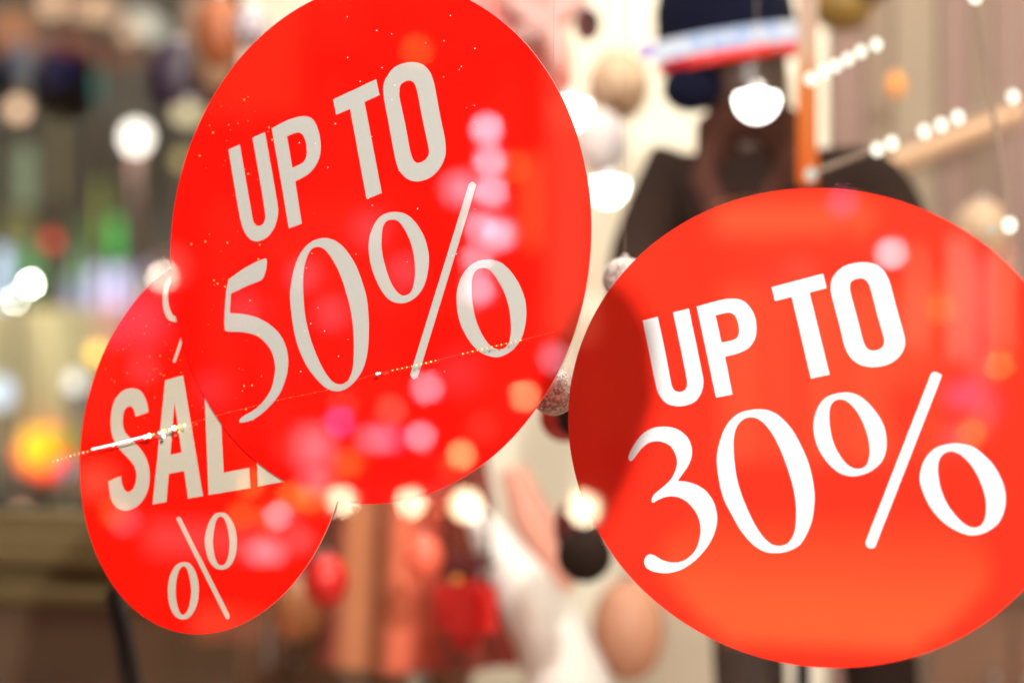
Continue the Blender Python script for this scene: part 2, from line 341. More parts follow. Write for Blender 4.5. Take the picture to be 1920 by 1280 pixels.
LSA = [
 ('letter', 'cream letter S', [path('g', '388,408* 283,446* 270,390 245,360 215,365 188,395 177,450 178,520 200,580 255,640 320,710 370,790 395,880 397,970 380,1060 340,1140 280,1195 205,1222 140,1205 90,1150 68,1070 58,978* 160,935* 170,1000 190,1050 222,1068 255,1050 280,1000 290,930 275,860 240,810 180,745 120,670 90,600 78,510 82,410 110,310 160,245 215,215 275,212 325,235 360,290 380,350')]),
 ('letter', 'cream letter A', [path('g', '528,145* 674,104* 840,1101* 717,1121* 686,893* 556,918* 538,1150* 424,1170*'), path('g', '604,315* 664,742* 570,760*')]),
 ('letter', 'cream letter L partly covered by the big sign', [path('g', '846,62* 968,25* 1010,908* 1222,868* 1233,1035* 887,1092*')]),
 ('letter', 'cream letter E almost wholly covered by the big sign', [path('g', '1255,-50* 1480,-110* 1485,40* 1368,70* 1375,330* 1470,310* 1475,440* 1382,460* 1400,840* 1540,815* 1548,975* 1295,1022*')]),
 ('percent_sign', 'small cream percent sign with its stroke leaning left', [path('h', '500,400 515,290 550,190 600,125 660,106 720,125 775,200 810,290 822,400 810,520 775,610 730,660 670,679 610,665 555,610 520,520'), path('h', '580,390 590,290 610,200 635,158 662,147 695,170 725,250 742,340 748,420 738,530 715,600 690,630 660,636 630,620 600,550 585,470'),
   path('h', '222,185* 218,165 240,150 258,162* 748,1135* 740,1170 715,1170 705,1155*'),
   path('h', '132,880 145,770 180,680 230,622 290,603 350,620 400,690 430,780 440,880 428,1000 395,1090 345,1155 285,1175 220,1155 170,1090 142,1000'), path('h', '208,870 218,770 240,690 265,655 290,645 320,665 345,740 360,830 365,910 352,1010 330,1085 305,1120 280,1131 250,1110 225,1040 210,960')]),
 ('percent_sign', 'cream percent sign half covered by the big sign', [path('i', '780,410 788,350 808,312 838,286 880,300 910,360 915,420 900,490 870,515 830,520 800,500 784,455'), path('i', '806,400 812,350 826,324 846,308 870,330 885,400 885,440 872,480 850,492 828,487 812,450'),
   path('i', '908,475* 925,480* 843,710* 836,717 829,710*')]),
]
TH = .0020
D50 = ellipse(714, 455, 491, 393, -83)
DSA = ellipse(403, 827, 364, 250, -80.5)
D30 = ellipse(1549, 802, 486, 447, 14.2)
sale = disc('sale_sign', DSA, -.0024, TH, 'redS', 'round red SALE sign tucked behind the big round sign, lowest at the left', LSA, 'whiteS')
d50 = disc('sale_sign', D50, -.0056, TH, 'red50', 'big round red sign reading UP TO 50% in grey-white letters', L50, 'white50')
d30 = disc('sale_sign', D30, -.0024, TH, 'red30', 'round red sign reading UP TO 30% in bright white letters', L30, 'white30')

# dust and glitter specks clinging to the signs
def specks(parent, pts, y, name='glitter_specks'):
    bm = bmesh.new()
    for px, py, r in pts:
        c = W(px, py, y) - parent.location
        v = [bm.verts.new(c + Vector((r * math.cos(a), -abs(r) * .2 * (j == 1), r * math.sin(a)))) for j, a in enumerate([k * math.pi / 3 for k in range(6)])]
        bm.faces.new(v)
    o = link(name, fin(bm, False), None, parent); o['kind'] = 'stuff'; return o
gold = em((255, 170, 70), 1.3, 'gold_glint'); palegold = em((255, 235, 200), 1.6, 'pale_glint')
gold = mat('gold_glitter', (.95, .42, .10), .35, metal=.0); palegold = mat('silver_glitter', (.95, .85, .7), .3)
pts = []
for k in range(95):
    px = random.gauss(440, 60); py = random.uniform(170, 800)
    if py > 500: px = random.gauss(440, 45)
    dx, dy = px - 714, py - 455
    if (dx / 372) ** 2 + (dy / 470) ** 2 < 1: pts.append((px, py, random.choice([.0003, .0004, .0005, .0006, .0011])))
o = specks(d50, pts, -.0070); o.data.materials.append(gold)
pts = [(random.uniform(560, 900), random.uniform(20, 700), random.choice([.0005, .0007])) for k in range(45)]
o = specks(d50, pts, -.0070); o.data.materials.append(palegold)
pts = [(random.gauss(290, 45), random.gauss(690, 70), random.choice([.0004, .0005, .0007])) for k in range(60)]
pts = [p for p in pts if ((p[0] - 403) / 235) ** 2 + ((p[1] - 827) / 340) ** 2 < 1 and ((p[0] - 714) / 400) ** 2 + ((p[1] - 455) / 500) ** 2 > 1]
o = specks(sale, pts, -.0040); o.data.materials.append(gold)

# string of tiny fairy lights taped across the glass and the two left signs
fl = empty('fairy_light_string', W(540, 752, -.016), 'thin string of tiny fairy lights crossing the SALE sign and the 50% sign', 'fairy lights')
A0 = [(60, 878), (140, 852), (262, 822), (350, 795), (420, 775), (530, 748), (610, 732), (700, 702), (800, 680), (880, 660), (940, 646), (1000, 632), (1040, 622)]
link('wire', tube([W(x, y, -.013) - fl.location for x, y in A0], .00015, 6), mat('clear_wire', (.70, .10, .05), .3), fl)
link('light_tube', tube([W(x, y, -.015) - fl.location for x, y in [(172, 842), (215, 832), (266, 819)]], .0011, 8), em((255, 236, 232), 3.0), fl)
def onl(x):
    for (x0, y0), (x1, y1) in zip(A0, A0[1:]):
        if x0 <= x <= x1: return y0 + (y1 - y0) * (x - x0) / (x1 - x0)
    return A0[-1][1]
bulbme = {}
def bulb(x, r, c, s_, dy=0):
    k = (r, c, s_)
    if k not in bulbme:
        bulbme[k] = ball(r, seg=10); bulbme[k].materials.append(em(c, s_))
    link('bulb', bulbme[k], None, fl, W(x, onl(x) + dy, -.0165) - fl.location)
WH = (255, 244, 225); GO = (255, 190, 90)
for x in range(100, 172, 8): bulb(x, .0010, GO if x % 3 else WH, 2.0)
for x, r, c in [(212, .0016, WH), (272, .0026, WH), (280, .0030, WH), (288, .0012, GO), (298, .0014, WH), (306, .0026, WH), (309, .0022, GO), (318, .0015, WH), (327, .0032, WH), (334, .0016, GO), (338, .0020, GO), (346, .0016, WH)]:
    bulb(x, r, c, 3.0)
bulb(307, .0022, WH, 3.0, 9); bulb(336, .0018, GO, 2.0, 10)
for x in range(360, 640, 23): bulb(x, .0005, GO, .8)
bulb(707, .0018, WH, 2.0); bulb(712, .0014, WH, 2.0)
for x in range(736, 820, 9): bulb(x, .0011 if 780 < x < 812 else .0008, (255, 215, 130), 2.0)
for x in range(868, 985, 9): bulb(x, .0008 if x % 2 else .0010, (255, 205, 110), 1.8)

# ------------------------------------------------------------------ lit lamps of the shop
def pendant(px, py, y, wpx, label, power, glow=((255, 250, 240), 6.0)):
    c = W(px, py, y); r = sz(px, y, wpx) / 2
    e = empty('pendant_lamp', c, label, 'lamp', 'small bowl pendant lamps in the window')
    prof = [(r * math.cos(t), -r * 1.05 * math.sin(t)) for t in [k * math.pi / 2 / 9 for k in range(9, -1, -1)]] + [(r * .9, r * .22), (r * .4, r * .33), (.006, r * .36)]
    link('bowl', lathe(prof, 32), em(*glow), e)
    link('cap', lathe([(.012, r * .36), (.016, r * .42), (.012, r * .7), (.004, r * .75)], 16), M['chrome'], e)
    link('cord', tube([(0, 0, r * .7), (0, 0, 3.4 - c.z)], .0007, 6), M['sand'], e)
    l = bpy.data.lights.new('pendant_light', 'POINT'); l.energy = power; l.color = (1, .93, .82); l.shadow_soft_size = r
    lo = bpy.data.objects.new('pendant_light', l); COL.objects.link(lo); lo.parent = e; lo.location = (0, 0, -r * 1.3)
    return e
pendant(1065, 200, 1.3, 92, 'glowing white bowl pendant lamp at the upper right rim of the 50% sign', 1.5)
pendant(1140, 346, 1.7, 78, 'glowing white bowl pendant lamp between the 50% sign and the dark coat', 1.5)
pendant(1419, 184, 1.25, 88, 'glowing white bowl pendant lamp in front of the capped mannequin', 1.5)
pendant(352, 205, 2.6, 70, 'warm bowl pendant lamp half behind the left rim of the 50% sign', .5, ((235, 215, 170), .8))

# ceiling panels of the display, the light that fills the bright back wall
def ceiling_light(x, y, energy):
    nth = {-2.3: 'first', -1.4: 'second', -.5: 'third', .5: 'fourth', 1.5: 'fifth'}[x]
    e = empty('ceiling_light', (x, y, 3.4), '%s square white ceiling light from the street corner, %s' % (nth, 'row by the window glass' if y < 1 else 'row by the cream wall'), 'ceiling light', 'ceiling lights of the shop')
    link('frame', box(.64, .64, .05, (0, 0, -.025), .004), M['chrome'], e)
    link('diffuser', box(.58, .58, .012, (0, 0, -.056)), em((255, 246, 228), energy), e)
for x in (-2.3, -1.4, -.5, .5, 1.5):
    for y in (.8, 2.3): ceiling_light(x, y, 18.0)

# track spots: rows of round white lamps
def track(name, pts, y, rpx, label, beam=None):
    e = empty(name, W(pts[0][0], pts[0][1], y), label, 'track light')
    for q in pts:
        x, yy = q[:2]; c = W(x, yy, y) - e.location; r = sz(x, y, q[2] if len(q) > 2 else rpx)
        link('spot', ball(r, sz_=1.15, seg=18, c=c), em((255, 248, 226), q[3] if len(q) > 3 else 2.2), e)
    a, b = [W(p[0], p[1], y + .03) - e.location for p in (pts[0], pts[-1])]
    link('rail', tube([a, b], .004), M['taupe'], e)
    for q_ in (a, b): link('cord', tube([q_, Vector((q_.x, q_.y, 3.4 - e.location.z))], .0005, 6), M['sand'], e)
    return e
track('track_light', [(1520, 148), (1545, 135), (1567, 124), (1590, 111), (1614, 97), (1643, 84)], 1.25, 10, 'upper row of six round track spots right of the cap')
track('track_light', [(1520, 327, 12, .8), (1645, 280), (1672, 268), (1733, 246), (1765, 234), (1796, 220), (1899, 181)], 1.25, 11, 'lower row of round track spots above the 30% sign')
track('track_light', [(1893, 422, 13), (1860, 430, 8, .7), (1829, -6, 12)], 1.0, 12, 'track spots at the right edge of the display')
sh = empty('wall_shelf', W(1740, 285, 3.3), 'pale wooden wall shelf rising right of the cap behind the lamps', 'shelf')
link('board', tube([W(1560, 352, 3.3) - sh.location, W(1720, 290, 3.3) - sh.location, W(1925, 208, 3.3) - sh.location], .026, 4), mat('peach_wood', (.62, .40, .26), .5, noise=.1), sh)
link('bracket', tube([W(1800, 255, 3.3) - sh.location, W(1800, 255, 3.5) - sh.location], .012), M['chrome'], sh)

# amber glass column lamp
c0 = W(1514, 346, 1.7); top = W(1506, -60, 1.7).z
am = empty('column_lamp', c0, 'tall glowing amber glass column lamp behind the cap', 'lamp')
ma = bpy.data.materials.new('amber_glass'); ma.use_nodes = True; N = ma.node_tree; N.nodes.clear()
tc = N.nodes.new('ShaderNodeTexCoord'); sep = N.nodes.new('ShaderNodeSeparateXYZ'); rp = N.nodes.new('ShaderNodeValToRGB'); eo = N.nodes.new('ShaderNodeEmission'); oo = N.nodes.new('ShaderNodeOutputMaterial')
N.links.new(tc.outputs['Generated'], sep.inputs[0]); N.links.new(sep.outputs['Z'], rp.inputs[0]); N.links.new(rp.outputs[0], eo.inputs[0]); N.links.new(eo.outputs[0], oo.inputs[0])
rp.color_ramp.elements[0].color = (1, .16, .02, 1); rp.color_ramp.elements[1].color = (.95, .62, .48, 1)
el = rp.color_ramp.elements.new(.42); el.color = (1, .26, .06, 1); el = rp.color_ramp.elements.new(.6); el.color = (1, .6, .38, 1)
eo.inputs[1].default_value = .95
r = sz(1513, 1.7, 19)
link('shade', lathe([(r * .9, 0), (r, .01), (r, top - c0.z), (r * .9, top - c0.z + .01)], 28), ma, am)
link('base', lathe([(r * 1.3, .30 - c0.z), (r * 1.3, .33 - c0.z), (r * .3, .36 - c0.z), (r * .3, -.001)], 24), M['dark'], am)

# ------------------------------------------------------------------ hanging baubles
def bauble(px, py, y, rpx, m, label, sx=1, szz=1, cord=True, ratio=1):
    r = sz(px, y, rpx); c = W(px, py, y)
    e = empty('bauble', c, label, 'bauble', 'baubles hanging in the window')
    link('ball', ball(r, sx, szz, 32), m, e)
    link('cap', lathe([(r * .16, r * szz * .96), (r * .16, r * szz * 1.12), (r * .05, r * szz * 1.16)], 14), M['chrome'], e)
    if cord: link('cord', tube([(0, 0, r * szz * 1.1), (0, 0, 3.4 - c.z)], .0003, 6), M['sand'], e)
    return e
silver = glitter('silver_glitter_ball', (.20, .17, .155), (.6, .55, .52), 420)
taupe_b = mat('taupe_ball', srgb((178, 150, 124)), .6); grey_b = mat('lavender_ball', srgb((196, 188, 188)), .6)
bauble(1038, 735, .12, 44, silver, 'silver glitter bauble squeezed between the 50% and 30% signs')
bauble(1172, 524, .40, 42, silver, 'silver glitter bauble peeking over the upper left rim of the 30% sign')
bauble(1058, 782, .9, 46, mat('red_black_ball', (.5, .03, .02), .15, noise=.2, nscale=4), 'red glossy bauble just under the silver one')
bauble(1085, 780, .8, 42, M['black'], 'black bauble touching the red one beside the 30% sign')
bauble(1090, 990, 1.55, 56, M['maroon'], 'dark maroon bauble low between the signs', sx=.9, szz=1.1)
bauble(1096, 1040, 1.45, 52, M['black'], 'black bauble low under the maroon one')
bauble(1160, 160, 2.8, 58, taupe_b, 'large matt taupe bauble above the pendant lamps', szz=1.2)
bauble(1128, 268, 2.2, 48, grey_b, 'pale lavender grey bauble between the two pendant lamps', szz=1.25)
bauble(1101, 46, 1.9, 24, M['navy'], 'small dark bauble beside the pink bow', szz=1.3)
bauble(1578, 0, 2.6, 62, mat('olive_ball', srgb((130, 100, 45)), .4), 'olive green bauble cut by the upper picture edge')
bauble(1842, 432, 2.8, 52, taupe_b, 'matt taupe bauble above the right rim of the 30% sign', szz=1.1)
bauble(470, 52, 1.9, 34, glitter('dotted_ball', (.12, .10, .13), (.7, .65, .7), 120), 'dotted dark grey bauble left of the 50% sign top', szz=1.3)
bauble(412, 60, 2.6, 46, mat('copper_ball', srgb((150, 84, 50)), .5), 'copper bauble in the upper left beside the 50% sign', szz=1.5)
bauble(400, 110, 2.8, 38, taupe_b, 'small taupe bauble under the copper one', szz=1.6)
bauble(335, 150, 2.9, 60, mat('plum_ball', srgb((58, 44, 62)), .4), 'dull plum bauble in the dark upper left', szz=1.2)
bauble(1178, 1180, 2.7, 70, mat('caramel_ball', srgb((196, 140, 112)), .5), 'big caramel bauble under the lower left rim of the 30% sign', szz=1.4)
bauble(1680, 160, 3.2, 16, M['amber'], 'small amber bauble under the upper row of spots', szz=1.5)

# ------------------------------------------------------------------ mannequin in dark coat and cap
Y1 = 2.1
def J(px, py, rp, y=Y1, r2=None):
    return (W(px, py, y), sz(px, y, rp), sz(px, y, r2 if r2 else rp))
base = Vector((W(1500, 640, Y1).x, Y1, .302))
mq = empty('mannequin', base, 'dark brown mannequin in navy cap and long black coat behind the 30% sign', 'mannequin')
def addm(name, js, es, m, par, sub=2, root=0):
    return link(name, shift(skin(js, es, root, sub), par.location), m, par)
addm('head', [J(1420, 330, 90), J(1415, 250, 80), J(1400, 190, 88), J(1392, 130, 92), J(1392, 60, 88), J(1395, 0, 60)], [(0, 1), (1, 2), (2, 3), (3, 4), (4, 5)], M['skinm'], mq)
addm('coat', [J(1440, 900, 170, r2=110), J(1430, 700, 150, r2=105), J(1425, 520, 165, r2=110), J(1422, 400, 175, r2=95), J(1422, 345, 90, r2=70),
              J(1258, 352, 98), J(1205, 470, 70, Y1 - .1), J(1190, 640, 56, Y1 - .3), J(1180, 800, 48, Y1 - .35), J(1170, 930, 42, Y1 - .4),
              J(1605, 335, 105), J(1676, 400, 84), J(1700, 620, 55), J(1710, 820, 48), J(1450, 1120, 200, r2=120)],
     [(0, 1), (1, 2), (2, 3), (3, 4), (3, 5), (5, 6), (6, 7), (7, 8), (8, 9), (3, 10), (10, 11), (11, 12), (12, 13), (0, 14)], M['black'], mq)
addm('trouser_leg', [J(1400, 1100, 75), J(1408, 1300, 74), J(1415, 1560, 60), J(1420, 1780, 46)], [(0, 1), (1, 2), (2, 3)], mat('brown_trousers', (.035, .018, .012), .8), mq)
addm('trouser_leg', [J(1640, 1100, 78), J(1655, 1300, 76), J(1650, 1560, 60), J(1640, 1780, 46)], [(0, 1), (1, 2), (2, 3)], M['black'], mq)
lap = mat('brown_pink_lapel', srgb((70, 42, 36)), .9, .1)
nk = link('scarf', shift(tube([W(1330, 330, Y1 - .1), W(1345, 250, Y1 - .08), W(1400, 215, Y1 - .06), W(1465, 240, Y1 - .08), W(1480, 330, Y1 - .1)], [.03, .05, .06, .05, .03], 12), mq.location), mat('brown_wool', srgb((58, 34, 27)), .95, .05, noise=.3, nscale=40), mq)
for a in ([(1330, 262), (1318, 330), (1368, 430), (1405, 520)], [(1480, 268), (1475, 320), (1440, 400), (1415, 520)]):
    link('lapel', tube([W(x, y, Y1 - .12) - mq.location for x, y in a], [.012, .03, .035, .006], 8), lap, mq)
link('stand', lathe([(.16, 0), (.16, .012), (.012, .02), (.012, 1.0)], 28), M['dark'], mq)
# cap
cp = empty('cap', W(1368, 100, Y1), 'navy peaked cap with a sparkling white band and red trim on the mannequin', 'cap')
rc = sz(1372, Y1, 135)
link('crown', lathe([(rc * .92, 0), (rc * .98, rc * .35), (rc * .95, rc * .7), (rc * .86, rc * .95), (rc * .4, rc * 1.05)], 40), M['navy'], cp)
def band(z0, z1, k, m, n, tilt=0):
    bm = bmesh.new(); seg = 56; R = []
    for rr, z in ((rc * k, z0), (rc * (k + .03), (z0 + z1) / 2), (rc * k, z1)):
        R.append([bm.verts.new((rr * math.cos(2 * math.pi * i / seg), rr * math.sin(2 * math.pi * i / seg), z)) for i in range(seg)])
    for a, b in zip(R, R[1:]):
        for i in range(seg): bm.faces.new((a[i], a[(i + 1) % seg], b[(i + 1) % seg], b[i]))
    return link(n, fin(bm), m, cp)
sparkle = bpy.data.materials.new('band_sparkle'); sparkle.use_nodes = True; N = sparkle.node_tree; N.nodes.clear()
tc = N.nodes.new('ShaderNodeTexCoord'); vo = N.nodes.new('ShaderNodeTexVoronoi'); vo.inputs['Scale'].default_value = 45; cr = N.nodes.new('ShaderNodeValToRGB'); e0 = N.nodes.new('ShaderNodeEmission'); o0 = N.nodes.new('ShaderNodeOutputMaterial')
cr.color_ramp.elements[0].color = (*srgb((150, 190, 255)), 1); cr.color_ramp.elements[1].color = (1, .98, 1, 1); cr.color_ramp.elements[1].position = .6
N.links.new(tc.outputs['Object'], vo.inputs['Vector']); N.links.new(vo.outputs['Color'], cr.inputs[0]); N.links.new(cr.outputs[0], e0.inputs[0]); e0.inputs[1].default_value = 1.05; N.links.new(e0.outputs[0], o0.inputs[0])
band(0.0, rc * .27, 1.03, sparkle, 'light_band')  # band glows by itself; the sequin sparkle is put into its emission colour
band(-rc * .16, -rc * .004, 1.0, M['redcloth'], 'trim')
link('visor', ball(rc * .36, 1.15, .95, 24, c=(-rc * .58, -rc * .55, -rc * .42)), M['navy'], cp)
cp.rotation_euler = (rad(4), rad(-8), rad(15))
lamp = link('small_violet_lamp', ball(sz(1213, 1.4, 15), seg=18), em((226, 200, 245), 1.0), loc=W(1213, 96, 1.4)); tag(lamp, 'small round violet light at the left end of the cap band', 'lamp')

# ------------------------------------------------------------------ mannequin in rose satin behind the 50% sign
Y2 = 2.45
m2 = empty('mannequin', Vector((W(800, 640, Y2).x, Y2, .302)), 'mannequin in rose satin blouse and plaid skirt mostly hidden by the 50% sign', 'mannequin')
def J2(px, py, rp, y=Y2, r2=None): return (W(px, py, y), sz(px, y, rp), sz(px, y, r2 if r2 else rp))
addm('head', [J2(778, -20, 45), J2(776, -100, 44), J2(770, -170, 72), J2(768, -250, 85), J2(768, -330, 60)], [(0, 1), (1, 2), (2, 3), (3, 4)], mat('pale_mannequin', (.6, .45, .36), .35), m2)
addm('blouse', [J2(790, 560, 130, r2=90), J2(785, 400, 120, r2=85), J2(780, 220, 150, r2=95), J2(778, 90, 160, r2=85), J2(778, 10, 70), J2(590, 70, 70), J2(520, 250, 55), J2(540, 450, 48), J2(960, 50, 85), J2(1010, 60, 76), J2(1030, 200, 46), J2(1020, 420, 42), J2(1000, 560, 38, Y2 - .15)],
     [(0, 1), (1, 2), (2, 3), (3, 4), (3, 5), (5, 6), (6, 7), (3, 8), (8, 9), (9, 10), (10, 11), (11, 12)], M['rose'], m2)
for a, rr in (([(930, -30), (985, 20), (1040, 60), (1050, 130)], [.02, .03, .032, .012]), ([(960, 70), (1000, 60), (1075, 10), (1090, -40)], [.012, .03, .034, .02]), ([(950, -20), (1010, 0), (1060, -10), (1100, -60)], [.02, .03, .02, .01])):
    link('bow_loop', tube([W(x, y, Y2 - .14) - m2.location for x, y in a], rr, 12), M['blushsatin'], m2)
# skirt: rippled lathe in plaid
pl = mat('plaid_wool', (.4, .2, .1), .8); N = pl.node_tree; b = N.nodes['Principled BSDF']
tc = N.nodes.new('ShaderNodeTexCoord'); sp = N.nodes.new('ShaderNodeSeparateXYZ'); N.links.new(tc.outputs['Object'], sp.inputs[0])
def ramp(src, stops, mul):
    m_ = N.nodes.new('ShaderNodeMath'); m_.operation = 'MULTIPLY_ADD'; m_.inputs[1].default_value = mul; m_.inputs[2].default_value = .5; N.links.new(src, m_.inputs[0])
    r_ = N.nodes.new('ShaderNodeValToRGB'); r_.color_ramp.interpolation = 'EASE'
    while len(r_.color_ramp.elements) < len(stops): r_.color_ramp.elements.new(.5)
    for e_, (p_, c_) in zip(r_.color_ramp.elements, stops): e_.position = p_; e_.color = (*srgb(c_), 1)
    N.links.new(m_.outputs[0], r_.inputs[0]); return r_
rx_ = ramp(sp.outputs['X'], [(0, (110, 80, 55)), (.16, (120, 50, 35)), (.3, (205, 140, 100)), (.42, (140, 80, 50)), (.52, (225, 120, 90)), (.62, (170, 60, 40)), (.75, (120, 50, 32)), (.9, (150, 60, 50))], 1.9)
rz_ = ramp(sp.outputs['Z'], [(0, (150, 80, 60)), (.5, (235, 200, 180)), (.56, (255, 220, 190)), (.7, (190, 140, 110)), (1, (230, 190, 160))], .9)
mx = N.nodes.new('ShaderNodeMix'); mx.data_type = 'RGBA'; mx.blend_type = 'MULTIPLY'; mx.inputs['Factor'].default_value = .5
N.links.new(rx_.outputs[0], mx.inputs['A']); N.links.new(rz_.outputs[0], mx.inputs['B']); N.links.new(mx.outputs['Result'], b.inputs['Base Color'])
bm = bmesh.new(); R = []; seg = 72
for k, (z, r) in enumerate([(1.56, .13), (1.4, .17), (1.25, .19), (1.1, .21), (.9, .235), (.75, .26)]):
    R.append([bm.verts.new((r * (1 + .09 * k / 5 * math.cos(9 * t) + .04 * k / 5 * math.cos(17 * t + 1)) * math.cos(t) - .05, .75 * r * (1 + .09 * k / 5 * math.cos(9 * t)) * math.sin(t), z - .302)) for t in [2 * math.pi * i / seg for i in range(seg)]])
for A, B in zip(R, R[1:]):
    for i in range(seg): bm.faces.new((A[i], A[(i + 1) % seg], B[(i + 1) % seg], B[i]))
bm.faces.new(R[0])
link('skirt', fin(bm), pl, m2)
for dx in (-.1, .06): link('leg', tube([(dx, 0, .6), (dx, .01, .3), (dx, 0, .05), (dx, -.07, .02)], [.055, .045, .035, .03], 14), mat('tan_leg', (.35, .2, .13), .5), m2)
link('stand', lathe([(.15, 0), (.15, .012), (.018, .02), (.018, .6)], 28), M['chrome'], m2)
# pale scarf, bag
sc_ = link('scarf', tube([W(x, y, 2.1) for x, y in [(870, 930), (915, 1000), (975, 1090), (1030, 1190), (1075, 1300), (1095, 1400)]], [.008, .04, .06, .078, .09, .07], 16), M['white']); tag(sc_, 'long white scarf falling diagonally beside the red handbag', 'scarf')
s2 = link('scarf', tube([W(x, y, 2.2) for x, y in [(960, 880), (990, 960), (1040, 1040), (1060, 1110)]], [.03, .045, .05, .02], 14), mat('dusty_pink', srgb((214, 150, 130)), .7)); tag(s2, 'dusty pink scarf hanging above the white scarf', 'scarf')
bgc = W(875, 1140, 1.95)
bag = empty('handbag', bgc, 'glossy red handbag with dark flap under the 50% sign', 'handbag')
k = sz(875, 1.95, 1)
link('body', box(118 * k, .09, 150 * k, (0, 0, 0), .036), M['redcloth'], bag)
link('flap', box(122 * k, .10, 44 * k, (-10 * k, 0, 84 * k), .018), M['maroon'], bag)
link('handle', tube([(-45 * k, 0, 95 * k), (-40 * k, 0, 170 * k), (0, 0, 205 * k), (40 * k, 0, 170 * k), (45 * k, 0, 95 * k)], .006), M['black'], bag)
link('buckle', box(16 * k, .012, 12 * k, (0, -.055, 60 * k), .002), M['amber'], bag)
for (x, y, rp, m_, lab) in ((612, 1088, 42, M['redcloth'], 'dark red bauble low beside the SALE sign'), (795, 1045, 36, mat('salmon_ball', srgb((240, 105, 80)), .4), 'salmon bauble between the two signs below the big disc'), (560, 1140, 50, mat('brass_ball', srgb((170, 110, 70)), .35), 'brown bauble at the lower right rim of the SALE sign')):
    bauble(x, y, 1.9, rp, m_, lab, szz=1.2)

# low cabinets against the back wall
def cabinet(px0, px1, ytop, y, label, cl):
    a, b_ = W(px0, ytop, y), W(px1, ytop, y); h_ = a.z - .302; w_ = b_.x - a.x
    e = empty('low_cabinet', ((a.x + b_.x) / 2, y + .2, .302), label, 'cabinet')
    link('carcass', box(w_, .4, h_ - .03, (0, 0, (h_ - .03) / 2), .004), cl, e)
    link('top', box(w_ + .03, .43, .03, (0, 0, h_ - .014), .004), M['wood'], e)
    for k_ in range(2):
        d_ = link('door', box(w_ / 2 - .012, .02, h_ - .1, ((k_ - .5) * w_ / 2, -.21, h_ / 2 - .02), .003), cl, e)
        link('handle', box(.012, .02, .12, ((k_ - .5) * .08, -.23, h_ * .6), .003), M['chrome'], d_)
cabinet(438, 640, 1020, 2.95, 'low brown cabinet behind the lower rim of the SALE sign', mat('brown_lacquer', srgb((112, 78, 56)), .5, noise=.15))
cabinet(1745, 2060, 1105, 2.9, 'low brown cabinet in the lower right corner', mat('walnut', srgb((120, 86, 66)), .5, noise=.15))

# plinth and stands low at the left
pb = empty('display_plinth', (W(70, 640, 1.75).x, 1.75, .302), 'olive brown wooden plinth in the lower left corner', 'plinth')
zt = W(90, 1105, 1.75).z - .302
link('box', box(.50, .5, zt - .03, (0, .2, (zt - .03) / 2), .006), M['wood'], pb)
link('top', box(.54, .54, .03, (0, .2, zt - .012), .004), mat('olive_wood', srgb((92, 76, 46)), .45, noise=.2), pb)
st = empty('display_stand', (W(255, 640, .9).x, .9, .302), 'thin black display stand beside the lower rim of the SALE sign', 'stand')
link('pole', tube([W(296, 1500, .9) - st.location, W(236, 1180, .9) - st.location, W(215, 1100, .9) - st.location], .012), M['dark'], st)
link('pole', tube([W(262, 1500, .95) - st.location, W(225, 1200, .95) - st.location, W(205, 1110, .95) - st.location], .008), M['dark'], st)
link('foot', lathe([(.12, 0), (.12, .015), (.02, .02)], 24, c=(.03, 0, 0)), M['dark'], st)
ob = link('olive_cloth', box(.46, .2, .15, (0, 0, .075), .045), mat('olive_cloth_m', srgb((104, 86, 52)), .9, noise=.2, nscale=12), loc=(pb.location.x - .01, 1.90, pb.location.z + zt + .004)); tag(ob, 'folded olive cloth stack on the wooden plinth', 'cloth')

# ------------------------------------------------------------------ side street seen through the left part of the window
YS = 17.0
bl = empty('corner_building', Vector((W(150, 640, YS).x, YS, 0)), 'dark building with green and white shop lights across the side street', 'building')
bw = 16
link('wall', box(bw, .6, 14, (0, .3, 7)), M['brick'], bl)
def win(px, py, wpx, hpx, c, s_, name='window', y=YS):
    cc = W(px, py, y - .08) - bl.location; w_, h_ = sz(px, y, wpx), sz(px, y, hpx)
    f = link(name, box(w_ + .12, .1, h_ + .12, (0, 0, 0)), M['dark'], bl, cc)
    link('pane', box(w_, .04, h_, (0, -.06, 0)), em(c, s_ * 2.4), f)
for a in [(50, 330, 46, 110, (150, 170, 130), .35), (110, 300, 26, 150, (165, 145, 90), .3), (200, 400, 22, 120, (170, 190, 60), .55), (222, 450, 22, 80, (40, 190, 80), .6),
          (28, 60, 90, 80, (190, 110, 60), .35), (130, 85, 120, 40, (150, 60, 40), .35), (40, 110, 50, 60, (90, 100, 130), .3), (110, 125, 70, 60, (40, 44, 90), .3), (240, 110, 130, 40, (140, 55, 25), .3), (380, 45, 50, 110, (190, 140, 110), .5),
          (195, 160, 20, 60, (60, 150, 140), .4), (55, 510, 70, 90, (80, 150, 90), .5), (135, 500, 90, 60, (130, 180, 130), .6), (230, 540, 120, 80, (205, 200, 235), .85), (150, 560, 90, 70, (165, 170, 200), .6), (300, 560, 60, 70, (225, 210, 180), .8), (10, 520, 30, 110, (190, 205, 235), .8), (150, 620, 80, 60, (190, 150, 130), .4), (190, 660, 60, 90, (215, 180, 120), .45), (40, 430, 60, 60, (130, 130, 50), .35), (160, 440, 40, 60, (60, 110, 50), .5)]:
    win(*a)
link('roof', box(bw + .4, 1.0, .3, (0, .3, 14.15)), M['stone'], bl)

